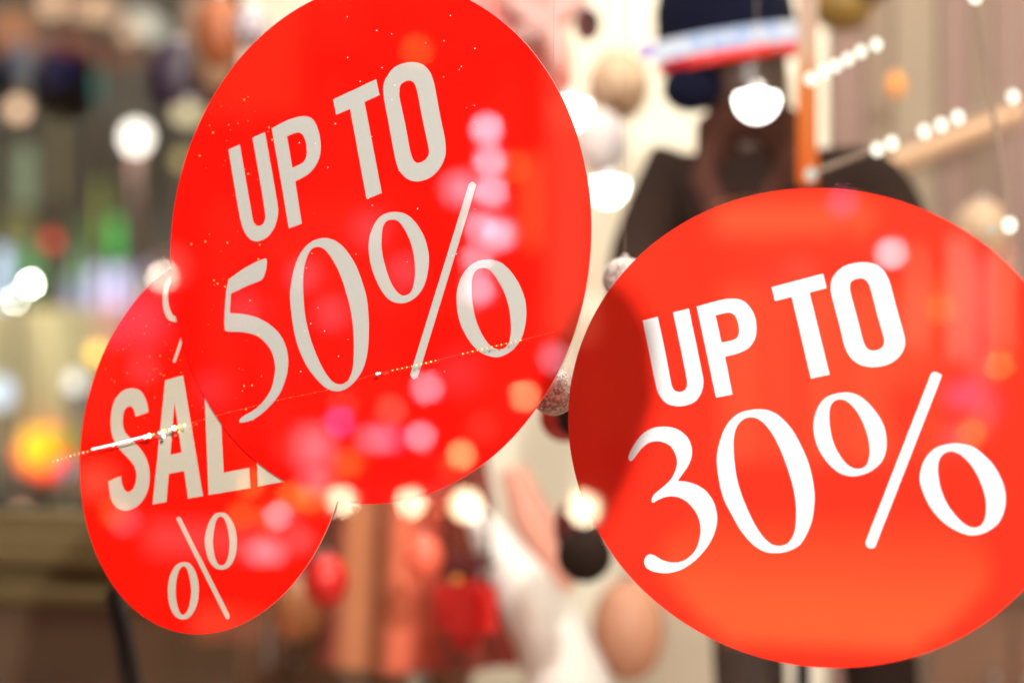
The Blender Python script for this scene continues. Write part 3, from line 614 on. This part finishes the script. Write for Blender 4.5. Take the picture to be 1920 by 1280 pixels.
def lampglobe(px, py, y, rpx, c, s_, label, cat='street lamp', grp='globe lamps along the side street', szz=1.12):
    p = W(px, py, y); r = sz(px, y, rpx); s_ = s_ * max(1, (25 / rpx) ** 2) * (1.8 if py < 80 else 1.15)
    e = empty('globe_lamp', (p.x, p.y, 0), label, cat, grp)
    link('globe', ball(r, sz_=szz, seg=24, c=(0, 0, p.z)), em(c, s_), e)
    link('post', tube([(0, 0, 0), (0, 0, p.z - r * szz * .98)], min(.05, r * .3), 10), M['black'], e)
    if px == 255:
        l = bpy.data.lights.new('street_light', 'POINT'); l.energy = 450; l.color = (1, .9, .8); l.shadow_soft_size = r
        lo = bpy.data.objects.new('street_light', l); COL.objects.link(lo); lo.parent = e; lo.location = (0, -r * 3, p.z)
    return e
for a in [(34, 205, 12, 16, (255, 205, 165), .85, 'beige globe lamp at the left picture edge'), (255, 258, 11, 24, (255, 244, 232), 3.5, 'brightest white globe lamp left of the 50% sign'),
          (98, 8, 13, 22, (225, 175, 140), .75, 'leftmost beige globe lamp at the upper edge'), (155, 14, 13.5, 24, (220, 170, 135), .6, 'second beige globe lamp at the upper edge'), (196, 18, 13, 24, (225, 180, 145), .65, 'third beige globe lamp at the upper edge'),
          (240, 62, 13, 16, (190, 150, 120), .5, 'dim small globe lamp under the upper row'), (262, 40, 13.6, 24, (220, 205, 185), .65, 'pale grey globe lamp right of the beige row'), (290, 56, 13, 22, (200, 195, 180), .55, 'rightmost grey globe lamp of the upper row'),
          (342, 300, 11, 14, (190, 170, 110), .5, 'dull yellow globe lamp touching the 50% sign'), (183, 663, 10, 14, (255, 200, 90), 1.2, 'amber globe lamp left of the SALE sign'), (140, 716, 9, 15, (225, 220, 215), .9, 'white globe lamp above the bright tube'),
          (145, 752, 9.5, 22, (110, 118, 140), .35, 'dim bluish globe lamp under the white one'), (-2, 735, 10, 26, (225, 240, 255), 1.4, 'bluish white globe lamp cut by the left edge'), (40, 963, 7, 12, (225, 165, 130), .8, 'small pinkish globe lamp low at the left'),
          (122, 934, 7, 12, (120, 110, 90), .35, 'small dim olive globe lamp low at the left'), (124, 878, 7, 13, (130, 125, 150), .5, 'small dim violet globe lamp beside the SALE sign'), (57, 532, 12, 4, (250, 250, 240), 2.5, 'tiny white lamp over the cream van'), (30, 562, 12, 4, (250, 250, 230), 2.0, 'tiny pale lamp over the cream van roof')]:
    lampglobe(*a)
# traffic lights
def signal(px, py, y, rpx, c, s_, label, ring=None):
    p = W(px, py, y); r = sz(px, y, rpx)
    e = empty('traffic_light', (p.x, p.y, 0), label, 'traffic light', 'traffic lights in the side street')
    link('housing', box(r * 2.8, .18, r * 7, (0, .12, p.z - r * 1.2), .02), M['dark'], e)
    link('lens', ball(r, sz_=1.25, seg=20, c=(0, 0, p.z)), em(c, s_), e)
    link('lens', ball(r * .9, seg=16, c=(0, .03, p.z - r * 2.3)), M['glassdark'], e)
    link('pole', tube([(0, .12, 0), (0, .12, p.z - r * 4.5)], .05, 10), M['dark'], e)
signal(97, 452, 13, 13, (255, 60, 40), 1.6, 'red traffic light glowing high at the left')
signal(525, 300, 14, 12, (255, 60, 40), 1.2, 'red traffic light hidden behind the 50% sign')
# cars
def car(name, loc, rz, paint, label, head=None, tail=None, hr=.11):
    e = empty(name, loc, label, 'car'); e.rotation_euler = (0, 0, rz)
    bm = bmesh.new()
    prof = [(-2.1, .35), (-2.15, .75), (-1.9, .95), (-1.2, 1.0), (-.55, 1.42), (.7, 1.45), (1.35, 1.02), (2.0, .92), (2.15, .7), (2.1, .32)]
    A = [bm.verts.new((x, -.86 + (.13 if z > 1.2 else 0), z)) for x, z in prof]; B = [bm.verts.new((x, .86 - (.13 if z > 1.2 else 0), z)) for x, z in prof]
    for i in range(len(prof)): j = (i + 1) % len(prof); bm.faces.new((A[i], A[j], B[j], B[i]))
    bm.faces.new(A[::-1]); bm.faces.new(B)
    bmesh.ops.bevel(bm, geom=[e_ for e_ in bm.edges], offset=.05, segments=2, affect='EDGES')
    link('body', fin(bm), paint, e)
    for sx in (-1.3, 1.3):
        for sy in (-.8, .8):
            w_ = link('wheel', lathe([(.18, -.1), (.32, -.1), (.34, -.05), (.34, .05), (.32, .1), (.18, .1)], 24), M['tyre'], e, (sx, sy, .34)); w_.rotation_euler = (rad(90), 0, 0)
            link('rim', lathe([(.19, -.104), (.19, .104)], 16), M['chrome'], w_)
    link('windscreen', box(.05, 1.3, .5, (0, 0, 0), .01), M['glassdark'], e, (1.08, 0, 1.24)).rotation_euler = (0, rad(-58), 0)
    link('side_window', box(1.5, .02, .34, (.05, -.80, 1.22), .01), M['glassdark'], e)
    link('side_window', box(1.5, .02, .34, (.05, .80, 1.22), .01), M['glassdark'], e)
    for sy in (-.62, .62):
        if head: link('headlight', ball(hr, sx=.5, seg=16, c=(2.13, sy, .72)), em(*head), e)
        if head and hr > .115: link('rim_glow', ball(hr * 1.25, sx=.3, sz_=.9, seg=16, c=(2.05, sy + .09, .71)), em((255, 180, 30), 22), e)  # yellow glow ball added behind the headlight to give it a yellow rim
        link('tail_light', ball(.1, sx=.4, seg=14, c=(-2.14, sy, .8)), em(*(tail or ((255, 40, 20), 1.5))), e)
    link('licence_plate', box(.02, .5, .11, (2.16, 0, .45)), M['white'], e)
    return e
# cream van and the glowing hazard light
vp = W(20, 800, 12)
van = empty('parked_van', Vector((W(-60, 640, 12).x, 12, 0)), 'cream van parked in the side street at the left edge', 'van')
vk = sz(20, 12, 1)
bm = bmesh.new()
pr = [(-3.6, .35), (-3.6, W(0, 575, 12).z), (W(78, 640, 12).x - van.location.x, W(0, 575, 12).z), (W(125, 640, 12).x - van.location.x, W(0, 790, 12).z), (W(140, 640, 12).x - van.location.x, .35)]
A = [bm.verts.new((x, 0, z)) for x, z in pr]; B = [bm.verts.new((x, 1.8, z)) for x, z in pr]
for i in range(len(pr)): bm.faces.new((A[i], A[(i + 1) % 5], B[(i + 1) % 5], B[i]))
bm.faces.new(A[::-1]); bm.faces.new(B); bmesh.ops.bevel(bm, geom=list(bm.edges), offset=.05, segments=2, affect='EDGES')
link('body', fin(bm), M['vanpaint'], van)
for dx in (-3.0, -.1): 
    w_ = link('wheel', lathe([(.2, -.1), (.34, -.1), (.36, 0), (.34, .1), (.2, .1)], 24), M['tyre'], van, (dx, .02, .36)); w_.rotation_euler = (rad(90), 0, 0)
link('hazard_light', ball(vk * 34, sz_=1.1, seg=20, c=W(72, 838, 11.85) - van.location), em((255, 190, 20), 2.2), van)
link('hazard_light', ball(vk * 46, sx=1.2, seg=20, c=W(84, 846, 11.98) - van.location), em((255, 60, 30), 3), van)
link('hazard_light', ball(vk * 18, sx=1.6, seg=20, c=W(112, 830, 11.8) - van.location), em((170, 180, 30), 1.6), van)
car('parked_car', (W(330, 640, 15).x, 15, 0), rad(180), M['carblack'], 'black car in the side street behind the SALE sign', ((255, 240, 220), 3))

# ------------------------------------------------------------------ main street behind the photographer, mirrored in the glass and the signs
opp = empty('opposite_building', (-7, -16.9, 0), 'stone building with lit shop windows on the far side of the street', 'building')
link('wall', box(46, .6, 12, (0, -.3, 6)), M['stone'], opp)
link('cornice', box(46.4, .9, .4, (0, -.25, 12.2)), M['stone'], opp)
def oppwin(x, z, w_, h_, c, s_):
    f = link('window', box(w_ + .2, .1, h_ + .2), M['dark'], opp, (x + 7, .05, z)); link('pane', box(w_, .04, h_, (0, .06, 0)), em(c, s_ * .3), f)
random.seed(3)
for i in range(16):
    x = -28 + i * 2.7
    for z, h_ in ((5.2, 1.6), (8.0, 1.6), (10.4, 1.3)):
        c, s_ = random.choice([((255, 190, 120), .8), ((255, 170, 110), .5), ((90, 90, 110), .2), ((255, 215, 160), 1.0), ((60, 60, 80), .15)])
        oppwin(x, z, 1.2, h_, c, s_)
    oppwin(x, 1.7, 2.1, 2.4, *random.choice([((255, 190, 130), 1.0), ((255, 170, 120), .7), ((255, 200, 150), .9)]))

# street lamps that light the signs
def street_lamp(x, y, h, power, label):
    e = empty('street_lamp', (x, y, -0.0 if y > -3.85 else -.12), label, 'street lamp', 'street lamps of the main street')
    link('post', lathe([(.12, 0), (.12, .1), (.06, .16), (.05, 1), (.045, h - .5), (.05, h - .45)], 18), M['dark'], e)
    link('lantern', lathe([(.08, h - .45), (.17, h - .3), (.2, h), (.06, h + .02)], 20), em((255, 235, 205), 7.0), e)
    link('lid', lathe([(.24, h + .03), (.2, h + .09), (.03, h + .2)], 20), M['dark'], e)
    l = bpy.data.lights.new('street_light', 'POINT'); l.energy = power; l.color = (1, .955, .90); l.shadow_soft_size = .045
    lo = bpy.data.objects.new('street_light', l); COL.objects.link(lo); lo.parent = e; lo.location = (0, .3, h - .2)
street_lamp(1.1, -3.3, 3.3, 1180, 'black post street lamp right behind the photographer')
street_lamp(-3.6, -3.3, 3.3, 110, 'black post street lamp further left on the pavement')

def boost(y, rp):
    blur = .0428 * FX * (1 / 2.36 - 1 / (2.3 + abs(y) * 1.06)) / 2; return max(1, (blur / rp) ** 2) * 2.2
# added black banner, out of view, placed to shade the left rim of the 30% sign
LP = Vector((1.1, -3.0, 3.1))
def sh_(px, py): t_ = W(px, py, 0); return t_ + (LP - t_) * .25
bp_ = [sh_(1125, 520), sh_(1127, 570), sh_(1123, 640), sh_(1116, 760), sh_(1104, 830), sh_(1100, 900), sh_(1090, 980), sh_(1084, 1030)]
fb = empty('shade_blocker', bp_[0], 'added unseen black cloth banner hanging from a bracket over the shop front', 'blocker')
link('cloth', tube([p - fb.location for p in bp_], [.006, .024, .040, .046, .042, .034, .022, .005], 20), M['black'], fb)
link('strap', tube([Vector((0, 0, 0)), Vector((0, 0, 3.7 - bp_[0].z))], .002), M['dark'], fb)
link('bracket', tube([Vector((0, 0, 3.7 - bp_[0].z)), Vector((0, -bp_[0].y, 3.7 - bp_[0].z))], .014), M['dark'], fb)  # strap and bracket only hold up the added blocker

# chain of paper lanterns (the pink row mirrored in the 50% sign)
def hang(name, part, pts, y, label, cat, s_=1.0):
    e = empty(name, MR(*pts[0][:2], y), label, cat)
    for q in pts:
        px, py, rp, c, st_ = q[:5]; sx = q[5] if len(q) > 5 else 1
        link(part, ball(sz(px, -abs(y), rp) if False else sz(px, y, rp), sx=sx, sz_=1.0, seg=20, c=MR(px, py, y) - e.location), em(c, st_ * s_ * boost(y, rp) * 1.5), e)
    return e
PK = (255, 165, 185)
ln = hang('lantern_garland', 'lantern', [(915, 243, 12, PK, 9), (920, 303, 12, PK, 8), (922, 359, 12, PK, 8), (866, 355, 22, PK, 4.5, 1.25), (900, 424, 10, PK, 6), (936, 439, 14, PK, 8, 1.25), (896, 484, 12, PK, 5), (898, 542, 14, PK, 7)], -9.0, 'garland of round pink paper lanterns hung over the street', 'garland')
link('cord', tube([MR(915, -200, -9) - ln.location, MR(918, 300, -9) - ln.location, MR(905, 420, -9) - ln.location, MR(898, 545, -9) - ln.location], .006), M['dark'], ln)
OR = (255, 150, 60); MG = (255, 90, 190); YE = (255, 215, 90); WW = (255, 242, 225)
def reflamp(px, py, y, rp, c, s_, label, sx=1):
    s_ = s_ * boost(y, rp)
    p = MR(px, py, y); r = sz(px, y, rp); z0 = -.12 if -12.85 < y < -3.85 else 0
    e = empty('bollard_lamp' if p.z < 1.2 else 'globe_lamp', (p.x, p.y, z0), label, 'lamp', 'round lamps of the main street')
    link('globe', ball(r, sx=sx, seg=20, c=(0, 0, p.z - z0)), em(c, s_), e)
    link('post', tube([(0, 0, 0), (0, 0, p.z - z0 - r * .9)], min(.04, r * .4), 10), M['dark'], e)
LAB = ['faint orange lamp mirrored above the letter O of the 50% sign',
 'left of two faint orange lamps mirrored at the right of the 50% sign',
 'right of two faint orange lamps mirrored at the right of the 50% sign',
 'dim pink lamp mirrored inside the upper half of the zero of 50',
 'dim pink lamp mirrored inside the lower half of the zero of 50',
 'dim pink lamp mirrored under the letter T of the 50% sign',
 'dim pink lamp mirrored inside the upper ring of the percent mark',
 'dim pink lamp mirrored inside the hook of the digit 5',
 'pink lamp mirrored at the right rim of the 50% sign',
 'orange pink lamp mirrored near the lower right rim of the 50% sign',
 'clear pink lamp mirrored under the foot of the percent stroke',
 'pink lamp mirrored right of the magenta rimmed light box',
 'left of two small orange lamps mirrored over the yellow light box',
 'right of two small orange lamps mirrored over the yellow light box',
 'peach lamp mirrored at the bottom of the 50% sign right of centre',
 'peach lamp mirrored just over the right headlight of the silver car',
 'wide yellow lamp mirrored beside the lower right rim of the 50% sign',
 'brilliant white lamp mirrored in the glass under the 50% sign',
 'pink lamp mirrored at the right of the SALE sign below its letters',
 'orange lamp mirrored behind the pink one right on the SALE sign',
 'orange lamp mirrored at the overlap of the SALE and 50% signs',
 'small orange lamp mirrored nearest the left headlight on the SALE sign',
 'bright pinkish lamp mirrored at the top edge of the SALE sign',
 'large dim blush lamp mirrored where the two left signs first overlap',
 'clear pink lamp mirrored above the letter O of the 30% sign',
 'small magenta lamp mirrored at the top rim of the 30% sign',
 'large faint lamp mirrored above the letter T of the 30% sign',
 'large fainter lamp mirrored over the gap of UP TO on the 30% sign',
 'small orange lamp mirrored at the right side of the 30% sign',
 'small orange lamp mirrored over the last ring of the 30% percent mark',
 'slim orange lamp mirrored at the right of the letter O of the 30% sign',
 'faint pink lamp mirrored over the letter S of the SALE sign',
 'faint orange lamp mirrored at the foot of the letter S',
 'faint pink lamp mirrored beside the orange one at the foot of the letter S',
 'faint red lamp mirrored under the zero of 50',
 'very wide faint pink lamp mirrored left of the percent stroke of 50',
 'faint pink lamp mirrored over the tail of the digit 5', 'small orange lamp mirrored over the tail end of the word SALE', 'small red lamp mirrored left of the yellow light box', 'yellow lamp mirrored touching the bright white pair under the big sign', 'orange lamp mirrored at the left of the bright headlight pair', 'pale yellow lamp mirrored between the signs over the glass', 'dull red lamp mirrored between the headlights of the silver car', 'wide dull pink lamp mirrored under the big sign', 'dull red lamp mirrored left of the square pink light box', 'very wide faint red glow lamp mirrored over the middle of the big sign', 'small magenta lamp mirrored under the zero of 50', 'pink lamp mirrored right of the percent mark of 30', 'dull magenta lamp mirrored right of the percent stroke of 30', 'wide faint red lamp mirrored over the stroke of the 30% sign']
k = 0
for a in [(782, 95, -12, 10, OR, 2.2), (965, 313, -12, 10, OR, 1.6), (1047, 313, -13, 10, OR, 2.0), (570, 515, -12, 20, PK, 1.3), (622, 588, -13, 22, PK, 1.3), (695, 430, -12, 28, PK, 1.3), (762, 510, -13, 25, PK, 1.6), (468, 582, -12, 26, PK, 1.6),
          (1042, 672, -9, 16, PK, 4), (985, 743, -8, 9, (255, 180, 120), 7), (802, 727, -8, 12, PK, 7), (790, 818, -7.5, 10, PK, 7), (685, 874, -7, 9, OR, 4.5), (720, 874, -7, 9, OR, 4.5), (867, 852, -7, 9, (255, 190, 120), 7), (772, 895, -7.2, 8, (255, 170, 140), 5),
          (960, 866, -7, 16, YE, 5, 1.4), (940, 907, -6.6, 10, WW, 22), (523, 966, -6.5, 10, PK, 6), (514, 970, -6.8, 16, OR, 3.5), (548, 930, -6.8, 12, OR, 4), (582, 934, -6.8, 10, OR, 4), (305, 518, -9, 9, (255, 225, 205), 9), (318, 500, -11, 32, (255, 190, 170), 1.6),
          (1672, 475, -9, 12, (255, 190, 200), 11), (1580, 380, -9, 14, (255, 120, 170), 3), (1500, 510, -12, 26, (255, 170, 140), .9), (1440, 540, -12, 24, (255, 150, 130), .5), (1874, 684, -9, 8, OR, 4), (1822, 812, -8, 10, OR, 4), (1765, 580, -9, 12, OR, 4, .6), (262, 690, -11, 20, PK, 1.2), (215, 960, -9, 12, OR, 1.8), (235, 975, -9, 14, PK, 1.4), (645, 760, -9, 10, (255, 120, 100), 1.2), (860, 700, -12, 40, PK, .6), (400, 730, -12, 26, PK, .6),
          (470, 905, -7, 10, OR, 3), (612, 905, -7.3, 9, (255, 120, 110), 3), (905, 950, -6.6, 14, YE, 7), (842, 952, -6.7, 9, OR, 6), (1010, 845, -7, 14, (255, 225, 160), 3), (690, 960, -6.8, 20, (255, 110, 100), 1.5), (820, 925, -6.8, 22, (255, 130, 130), 1.5), (545, 840, -9, 20, (255, 110, 90), 1.2), (700, 640, -12, 60, (255, 90, 80), 0.25), (640, 790, -9, 9, MG, 4), (1795, 820, -9, 22, PK, 1.5), (1850, 760, -10, 18, MG, 1.2), (1700, 760, -10, 40, (255, 110, 90), 0.5)]:
    reflamp(*a[:6], LAB[k], *(a[6:7])); k += 1
for px, py, y, rp, c, s_, lab in [(735, 770, -9, 12, (255, 150, 120), 2.2, 'small salmon lamp mirrored left of the foot of the percent stroke'), (655, 868, -7.4, 13, OR, 3, 'orange lamp mirrored at the corner of the square pink light box'), (905, 800, -9, 14, (255, 110, 90), 1.2, 'dull red lamp mirrored above the peach lamp'),
        (590, 905, -7.2, 16, PK, 2.5, 'pink lamp mirrored above the left headlight'), (830, 890, -7.2, 12, (255, 200, 120), 3.5, 'amber lamp mirrored right of the peach lamp over the right headlight'), (915, 868, -7.2, 16, (255, 220, 140), 3.5, 'pale amber lamp mirrored above the bright white lamp'),
        (1130, 905, -7.2, 12, (255, 120, 90), 3, 'small red lamp mirrored at the left rim of the 30% sign'), (560, 1010, -6.8, 18, (255, 140, 140), 2.5, 'soft pink lamp mirrored at the right rim of the SALE sign'), (745, 935, -6.9, 10, YE, 6, 'yellow lamp mirrored touching the right headlight of the silver car'), (455, 965, -7, 12, OR, 2.4, 'orange lamp mirrored under the letter L'), (1000, 905, -6.8, 12, (255, 190, 150), 4, 'peach lamp mirrored over the gap between the signs')]:
    reflamp(px, py, y, rp, c, s_, lab)
# lit signs mirrored: pink, magenta, yellow boxes
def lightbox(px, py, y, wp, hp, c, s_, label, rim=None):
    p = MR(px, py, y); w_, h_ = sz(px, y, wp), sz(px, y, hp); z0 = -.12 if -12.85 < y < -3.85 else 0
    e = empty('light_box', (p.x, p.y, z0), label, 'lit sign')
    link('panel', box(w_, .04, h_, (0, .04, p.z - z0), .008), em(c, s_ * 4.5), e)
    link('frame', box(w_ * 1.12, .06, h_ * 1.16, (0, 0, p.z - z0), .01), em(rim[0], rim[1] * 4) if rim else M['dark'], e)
    link('post', tube([(0, 0, 0), (0, 0, p.z - z0 - h_ * .6)], .03, 10), M['dark'], e)
lightbox(716, 822, -8, 58, 20, (255, 150, 170), 7, 'low pink light box with magenta rim', ((255, 60, 200), 4))
lightbox(598, 838, -8.4, 66, 72, (255, 130, 140), 4.2, 'square pink light box beside the road')
lightbox(706, 914, -7, 50, 8, (255, 215, 70), 12, 'narrow yellow light box')
lightbox(505, 1032, -6.5, 60, 26, (255, 165, 175), 6, 'low wide pink light box by the kerb')
lightbox(1812, 740, -9, 60, 40, (255, 110, 170), 2.4, 'pink neon panel mirrored in the 30% sign')
lightbox(1830, 560, -11, 90, 100, (255, 130, 110), 1.0, 'tall dull pink shop panel')
lightbox(1765, 560, -10.5, 10, 90, (255, 150, 60), 2.0, 'slim orange upright panel')
# cars facing the window: their headlights make the bright row
def carpair(px1, px2, py, y, paint, label, s_, hr):
    a, b_ = MR(px1, py, y), MR(px2, py, y)
    e = car('waiting_car', (0, 0, -.12), 0, paint, label, ((255, 232, 190), s_), hr=hr)
    sc = (b_ - a).length / 1.24
    e.scale = (sc,) * 3; e.rotation_euler = (0, 0, rad(90)); m_ = (a + b_) / 2
    e.location = (m_.x, y - 2.13 * sc, m_.z - .72 * sc)
    return e
# headlights at (642,943) and (772,935); second car at (875,955) and (1095,945)
carpair(642, 772, 940, -6.6, M['carpaint'], 'silver car with both headlights on', 100, .14)
carpair(875, 1095, 950, -6.0, M['carblack'], 'black car with bright headlights waiting at the kerb', 90, .12)

# added glowing tiers and broad panels veil the signs; upright ones mirror as streaks
yb = -6.0
pc = MR(1540, 1130, yb)
tb = empty('added_veil_glow', (pc.x, pc.y, -.12), 'added tiers of orange glow that veil the bottom of the 30% sign', 'added glow')  # unseen glow tiers, added to lay an orange veil on the sign
for py, wp, s_ in ((985, 520, 1.6), (1020, 600, 3.2), (1055, 620, 4.5), (1090, 600, 6), (1125, 540, 7.5), (1160, 470, 8), (1192, 380, 8)):
    a_ = MR(1540, py, yb)
    link('glow_tier', box(sz(1540, yb, wp), .06, sz(1540, yb, 33), bev=.004), em((255, 140, 70), s_), tb, a_ - tb.location)
link('foot', box(sz(1540, yb, 300), .05, max(.05, MR(1540, 1210, yb).z + .12)), M['dark'], tb, (0, 0, (MR(1540, 1210, yb).z + .12) / 2))
lightbox(1490, 412, -13.2, 300, 56, (255, 150, 90), 1.3, 'added wide orange glow panel mirrored at the top rim of the 30% sign')  # added panel; its mirrored glow warms the sign's top rim
lightbox(1560, 700, -13.3, 420, 330, (255, 130, 80), 1.2, 'added broad faint glow panel mirrored in the middle of the 30% sign')  # added panel that spreads an orange veil over the sign's middle
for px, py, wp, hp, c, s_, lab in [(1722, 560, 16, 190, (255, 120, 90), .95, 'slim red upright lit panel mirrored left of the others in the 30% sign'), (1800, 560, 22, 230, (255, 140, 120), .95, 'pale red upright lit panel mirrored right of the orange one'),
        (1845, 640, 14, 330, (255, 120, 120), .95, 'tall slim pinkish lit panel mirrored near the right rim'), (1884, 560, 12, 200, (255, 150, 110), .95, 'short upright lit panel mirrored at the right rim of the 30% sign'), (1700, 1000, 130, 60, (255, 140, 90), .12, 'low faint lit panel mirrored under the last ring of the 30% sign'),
        (1075, 330, 90, 620, (255, 140, 100), .16, 'added tall warm glow panel mirrored along the right rim of the 50% sign'), (1003, 380, 22, 170, (255, 150, 80), .35, 'narrow orange upright panel mirrored right of the pink garland'), (480, 90, 200, 260, (255, 130, 80), .06, 'added faint warm glow panel mirrored at the upper left rim of the 50% sign'),  # tall warm and faint warm panels are added to veil the sign's rims
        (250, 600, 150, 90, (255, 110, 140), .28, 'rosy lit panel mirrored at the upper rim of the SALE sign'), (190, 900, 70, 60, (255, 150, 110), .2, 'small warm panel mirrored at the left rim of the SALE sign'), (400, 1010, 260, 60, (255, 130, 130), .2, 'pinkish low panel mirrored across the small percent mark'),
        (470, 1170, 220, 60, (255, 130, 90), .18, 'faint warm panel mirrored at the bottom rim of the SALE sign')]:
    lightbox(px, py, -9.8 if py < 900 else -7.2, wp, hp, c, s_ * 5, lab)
